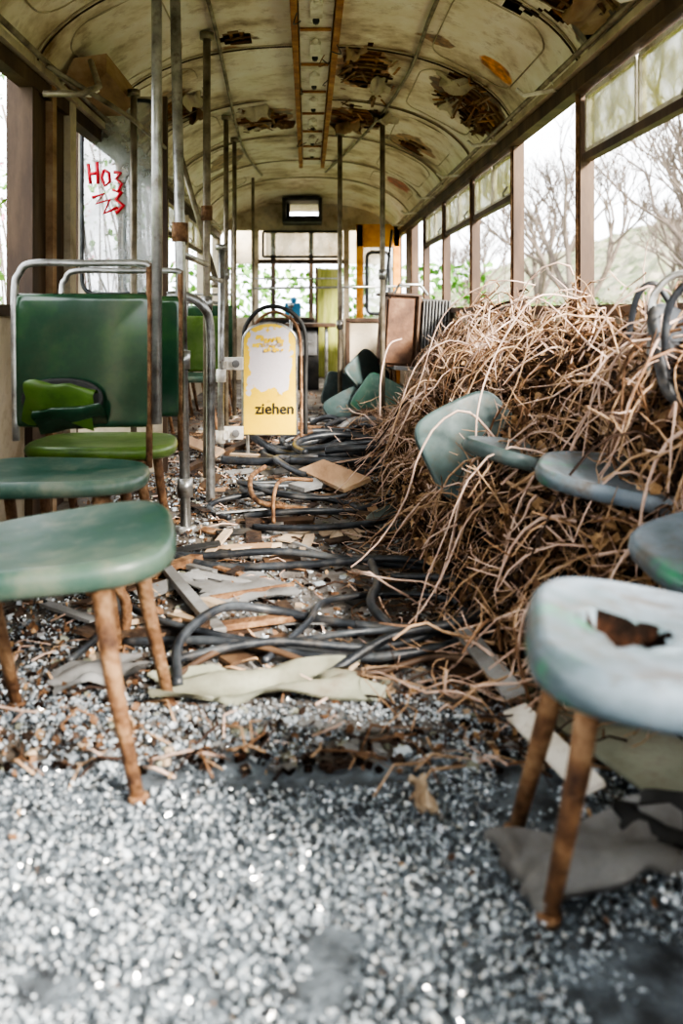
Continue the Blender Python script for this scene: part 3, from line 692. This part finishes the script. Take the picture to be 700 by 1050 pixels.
b.build('rubber_floor_mat')
def board(name,p0,p1,w,h,m,z=.02,rz=0):
    b=MB(); a=Vector((*p0,0));c=Vector((*p1,0)); d=c-a; ang=math.atan2(d.y,d.x)
    b.box(((a.x+c.x)/2,(a.y+c.y)/2,z),(d.length,w,h),m,rot=(rz,0,ang)); return b.build(name,bevel=.002)
board('plank',(-.52,3.05),(-.22,2.29),.035,.02,M_greyb,.03)
board('metal_strip',(.37,2.16),(.41,1.80),.045,.012,M_greyb,.08,.3)
board('metal_strip',(.41,1.80),(.47,1.50),.05,.012,M_white,.05,.3)
board('broken_panel',(.50,1.98),(.66,1.52),.16,.01,M_sheet,.035,.12)
b=MB(); b.sheet((.43,1.36,.035),.30,.13,M_greyb,rot=(.15,0,.4),amp=.03,seed=41,ragged=.18,nx=16,ny=10,th=.008); b.build('broken_panel')
b=MB(); b.sheet((.62,1.42,.03),.24,.12,M_darkint,rot=(.1,.1,-.3),amp=.03,seed=43,ragged=.2,nx=16,ny=10,th=.008); b.build('broken_panel')
board('plank',(.02,4.5),(.22,4.0),.14,.02,M_wood,.07,.3)
board('plank',(-.05,4.1),(.12,4.3),.1,.02,M_greyb,.04,.1)
board('plank',(-.62,4.6),(-.25,6.0),.05,.03,M_brownpost,.03)
board('plank',(-.28,6.4),(.1,6.2),.06,.03,M_rust,.03)
board('plank',(-.30,2.30),(.0,2.42),.04,.015,M_rust,.03)
board('plank',(-.62,2.6),(-.35,3.0),.04,.02,M_rust,.03)
board('plank',(-.7,5.2),(-.45,4.7),.06,.02,M_wood,.1,.5)
b=MB(); b.sheet((-.10,1.99,.03),.42,.15,M_sheet,rot=(0,0,.14),amp=.045,seed=8,ragged=.22,nx=18,ny=12); b.build('crumpled_sheet_metal')
b=MB(); b.sheet((-.47,2.05,.03),.20,.12,M_greyb,rot=(0,0,.5),amp=.03,seed=12,ragged=.25); b.build('broken_lining_sheet')
b=MB(); b.sheet((-.62,2.95,.02),.26,.2,M_paper,rot=(0,0,.2),amp=.03,seed=18,ragged=.2); b.build('paper_scrap')
b=MB(); b.sheet((.13,3.35,.03),.13,.14,M_paper,rot=(.1,0,.3),amp=.03,seed=14,ragged=.3); b.build('paper_scrap')
b=MB(); b.sheet((.195,1.52,.03),.035,.09,M_paper,rot=(.2,.3,.2),amp=.02,seed=15,ragged=.3); b.build('paper_scrap')
b=MB(); b.sheet((-.2,2.7,.02),.26,.26,M_greyb,rot=(0,0,.3),amp=.02,seed=19,ragged=.25); b.build('broken_lining_sheet')
b=MB(); b.sheet((.05,5.0,.02),.4,.3,M_sheet,rot=(0,0,.3),amp=.03,seed=21,ragged=.25); b.build('broken_lining_sheet')
def cable(P,r=.012,m=M_dark,name='rubber_hose'):
    b=MB(); P=[(x,y,max(z,r*1.02)) for x,y,z in P]; b.tube(smoothpath(P,8),r,m,n=10); b.build(name)
cable([(-.60,3.15,.03),(-.4,3.0,.03),(-.1,2.98,.05),(.15,2.95,.03),(.38,2.85,.03)],.012)
cable([(-.55,3.05,.05),(-.3,2.92,.02),(0,2.9,.03),(.3,2.85,.06),(.52,2.7,.03),(.56,2.45,.03),(.40,2.3,.03),(.12,2.28,.05)],.012)
cable([(-.28,1.97,.03),(-.30,2.15,.06),(-.22,2.32,.08),(-.10,2.40,.05),(.1,2.35,.03),(.35,2.25,.05),(.55,2.3,.03)],.012)
cable([(-.45,2.25,.02),(-.2,2.2,.04),(.05,2.12,.03),(.3,2.15,.04),(.5,2.35,.04)],.011)
cable([(.20,2.85,.05),(.20,2.6,.06),(.17,2.4,.06),(.25,2.2,.03)],.013)
cable([(-.5,2.5,.03),(-.35,2.3,.05),(-.1,2.22,.03),(.1,2.2,.06),(.3,2.3,.04)],.009)
cable([(-.1,2.1,.03),(.0,2.3,.05),(.05,2.5,.04),(.25,2.6,.03),(.4,2.5,.04),(.45,2.2,.06)],.009)
cable([(-.7,3.0,.05),(-.55,2.6,.04),(-.5,2.35,.04),(-.55,2.1,.03)],.009)
cable([(-.3,2.0,.03),(-.15,2.15,.05),(.1,2.05,.02),(.3,2.1,.04),(.42,2.0,.05)],.008,M_brownpost)
cable([(-.35,2.08,.03),(-.1,2.14,.06),(.15,2.16,.04),(.32,2.22,.06),(.46,2.5,.05),(.40,2.75,.05)],.010)
cable([(.05,2.05,.02),(.2,2.15,.07),(.38,2.2,.09),(.48,2.4,.08),(.42,2.6,.07),(.25,2.7,.05)],.011)
cable([(-.2,3.4,.03),(.0,3.3,.05),(.25,3.35,.06),(.40,3.6,.05),(.35,3.9,.06)],.012)
def loop(cx,cy,rx,ry,z,r=.015,turn=1.1,ph=0,m=M_dark):
    P=[]; n=int(18*turn)
    for i in range(n+1):
        a=ph+2*math.pi*i/18; P.append((cx+rx*math.cos(a)*(1+.10*math.sin(3*a)),cy+ry*math.sin(a)*(1+.1*math.sin(2*a+1)),z+.02*math.sin(2*a+ph)))
    cable(P,r,m)
for (cx,cy,rx,ry,z,r) in ((.12,5.1,.36,.42,.04,.022),(.16,5.3,.30,.32,.08,.018),(.1,5.5,.42,.45,.05,.02),(-.05,5.6,.30,.4,.06,.016),
                        (.05,4.0,.33,.32,.03,.014),(-.02,4.1,.28,.22,.05,.012),(.2,6.2,.3,.4,.04,.018),(-.1,3.75,.3,.2,.03,.012),(.15,4.6,.3,.25,.06,.016),(.2,5.0,.26,.3,.10,.018)):
    loop(cx,cy,rx,ry,z,r,U(.8,1.15),U(0,6))
cable([(-.45,4.8,.05),(-.2,4.75,.05),(.1,4.8,.07),(.4,5.1,.05)],.022)
cable([(-.2,4.3,.1),(-.25,4.0,.1),(-.2,3.75,.05),(0,3.7,.03)],.011,M_rust,'copper_pipe')
cable([(-.13,3.5,.02),(-.13,3.55,.12),(-.10,3.7,.15),(.02,3.8,.13)],.008,M_rust,'copper_pipe')
for i in range(10):
    x=U(-.1,.4); y=U(5.4,6.6); a=U(-.5,.8); cable([(x,y,.05),(x+.15*math.cos(a),y+.15*math.sin(a),.1),(x+.35*math.cos(a),y+.35*math.sin(a),.04)],U(.016,.026),random.choice([M_dark,M_brownpost,M_greyb]))

# ---------------------------------------------------------------- broken glass
def shards(n,xr,yr_,smin,smax,pw,zmax,clump=0,flat=.6,tilt=.3):
    base=np.array([(-1,-1,-1),(1,-1,-1),(1,1,-1),(-1,1,-1),(-1,-1,1),(1,-1,1),(1,1,1),(-1,1,1)],float)*.5
    X=[];Y=[]
    while len(X)<n:
        x=U(*xr); y=yr_[0]+(yr_[1]-yr_[0])*R()**pw
        if clump and noise.noise(Vector((x*4,y*4,5)))+.5*noise.noise(Vector((x*12,y*12,5)))<-clump*R()+.05-.25*(1 if y<1.6 else 0): continue
        X.append(x);Y.append(y)
    x=np.array(X);y=np.array(Y)
    s=np.random.uniform(smin,smax,(n,3)); s[:,2]*=flat
    z=np.random.rand(n)**2*zmax+s[:,2]*.4
    q=np.random.normal(size=(n,4))*np.array([1,tilt,tilt,1]); q/=np.linalg.norm(q,axis=1)[:,None]
    w,a,c,d=q.T
    Rm=np.stack([np.stack([1-2*(c*c+d*d),2*(a*c-w*d),2*(a*d+w*c)],-1),np.stack([2*(a*c+w*d),1-2*(a*a+d*d),2*(c*d-w*a)],-1),np.stack([2*(a*d-w*c),2*(c*d+w*a),1-2*(a*a+c*c)],-1)],1)
    jit=1+np.random.uniform(-.4,.4,(n,8,3))
    V=(base[None]*jit)*s[:,None,:]
    V=np.einsum('nij,nkj->nki',Rm,V)+np.stack([x,y,z],-1)[:,None,:]
    return V.reshape(-1,3)
V=np.concatenate([shards(52000,(-1.03,1.03),(.80,1.97),.0020,.0064,1.0,.011,.40,.5,.4),shards(1500,(-1.03,1.03),(.8,1.95),.006,.012,1.0,.012,.3,.3,.4),shards(20000,(-.80,.6),(1.85,5.0),.003,.0075,1.6,.010,.5,.45)])
n=len(V)//8
F=np.array([(3,2,1,0),(4,5,6,7),(0,1,5,4),(1,2,6,5),(2,3,7,6),(3,0,4,7)])
FF=(F[None]+8*np.arange(n)[:,None,None]).reshape(-1,4)
me=bpy.data.meshes.new('broken_glass'); me.from_pydata(V.tolist(),[],FF.tolist())
for m in M_sh: me.materials.append(m)
mi=np.repeat(np.random.choice(4,n,p=[.26,.34,.30,.10]),6); me.polygons.foreach_set('material_index',mi.astype(np.int32)); me.update()
o=bpy.data.objects.new('broken_glass',me); bpy.context.collection.objects.link(o)

# ---------------------------------------------------------------- outside
b=MB(); b.bx(-80,80,-60,300,-1.0,-.9,M_grass); b.build('ground',center=False)
b=MB(); vs=[];fs=[]; nx,ny=40,220
for j in range(ny+1):
    y=-30+300*j/ny
    for i in range(nx+1):
        t=i/nx; x=26+40*t
        z=-1+17*t**.8*(1+.12*noise.noise(Vector((y*.02,0,0))))+1.8*abs(noise.noise(Vector((x*.35,y*.35,0))))*min(1,t*5)+.8*noise.noise(Vector((x*1.2,y*1.2,0)))*min(1,t*5)
        vs.append((x,y,z))
for j in range(ny):
    for i in range(nx):
        a=j*(nx+1)+i; fs.append((a,a+1,a+nx+2,a+nx+1))
b.add(vs,fs,M_hill,False)
b.build('wooded_hill',center=False)
def tree(x,y,h,seed,spread=.5,lv=6):
    random.seed(seed); b=MB()
    def grow(p,d,l,r,k):
        pts=[p]; q=p.copy(); dd=d.copy()
        for i in range(3):
            dd=(dd+Vector((U(-.16,.16),U(-.16,.16),U(-.02,.12)))).normalized(); q=q+dd*l/3; pts.append(q.copy())
        b.tube(pts,[r,r*.9,r*.8,r*.68],M_bark,n=5 if k>2 else 3,caps=False)
        if k<=0: return
        for i in range(random.choice([2,3,3]) if k<lv else 5):
            nd=(dd+Vector((U(-1,1),U(-1,1),U(-.25,.6)))*spread*1.25).normalized(); grow(pts[random.choice([2,3,3])],nd,l*U(.66,.85),r*.62,k-1)
    grow(Vector((x,y,-.9)),Vector((0,0,1)),h*.24,h*.018,lv); b.build('bare_tree',center=False)
tree(7.8,26,9,3,.6,6); tree(7.2,17,8,5,.6,6); tree(16,40,9,8,.6,5); tree(9.5,48,9,12,.6,5); tree(6,11.5,6,21,.6,6)
tree(11,60,9,31,.6,5); tree(14,34,9,33,.6,5); tree(12,27,8,35,.6,5); tree(9.5,21,8,37,.6,6); tree(9,36,9,41,.6,5)
random.seed(11)
b=MB()
for i in range(6500):
    x=U(-5,-1.5); y=U(1,13); z=-.9+4.8*R()
    if z>1.2+ (-x)*.8+.6*noise.noise(Vector((x,y,0))): continue
    leafq(x,y,z,U(.02,.05),M_leafg if R()<.88 else M_pink)
for i in range(160):
    x=U(-4.5,-1.6); y=U(1,13); b.tube([(x,y,-.9),(x+U(-.3,.3),y+U(-.3,.3),.6),(x+U(-.6,.1),y+U(-.6,.6),U(1.5,3))],.012,M_bark,n=4)
b.build('flowering_bush',center=False)
b=MB()
for i in range(2500):
    x=U(-3,3); y=U(14.5,17); z=-.9+2.5*R(); leafq(x,y,z,U(.05,.1),M_leafg)
b.build('green_hedge',center=False)
b=MB()
for i in range(9000):
    x=U(4,12); y=U(4,60); z=-.9+(1.1+.12*x)*R()**1.2+.5*noise.noise(Vector((x*.5,y*.3,2)))
    leafq(x,y,z,U(.05,.13),random.choice([M_l[1],M_leafg,M_hill,M_hill]))
b.build('undergrowth_thicket',center=False)

# ---------------------------------------------------------------- light
w=bpy.data.worlds.new('World'); bpy.context.scene.world=w; w.use_nodes=True
bg=w.node_tree.nodes['Background']; bg.inputs[0].default_value=(.93,.96,1,1); bg.inputs[1].default_value=2.0
l=bpy.data.lights.new('sun','SUN'); l.energy=6.5; l.angle=math.radians(12); l.color=(1,.93,.82)
o=bpy.data.objects.new('sun_light',l); bpy.context.collection.objects.link(o); o.rotation_euler=(math.radians(40),math.radians(48),0)
# ---------------------------------------------------------------- camera
c=bpy.data.cameras.new('cam'); co=bpy.data.objects.new('camera',c); bpy.context.collection.objects.link(co)
co.location=(0,0,.84); co.rotation_euler=(math.radians(90),0,0); c.sensor_width=36; c.lens=32
c.shift_y=-(525-318)/1050; c.shift_x=(350-315)/1050; c.clip_start=.05; c.clip_end=600
c.dof.use_dof=True; c.dof.focus_distance=4.0; c.dof.aperture_fstop=2.6
bpy.context.scene.camera=co
vs_=bpy.context.scene.view_settings
vs_.view_transform='AgX'; vs_.look='AgX - High Contrast'; vs_.exposure=1.4
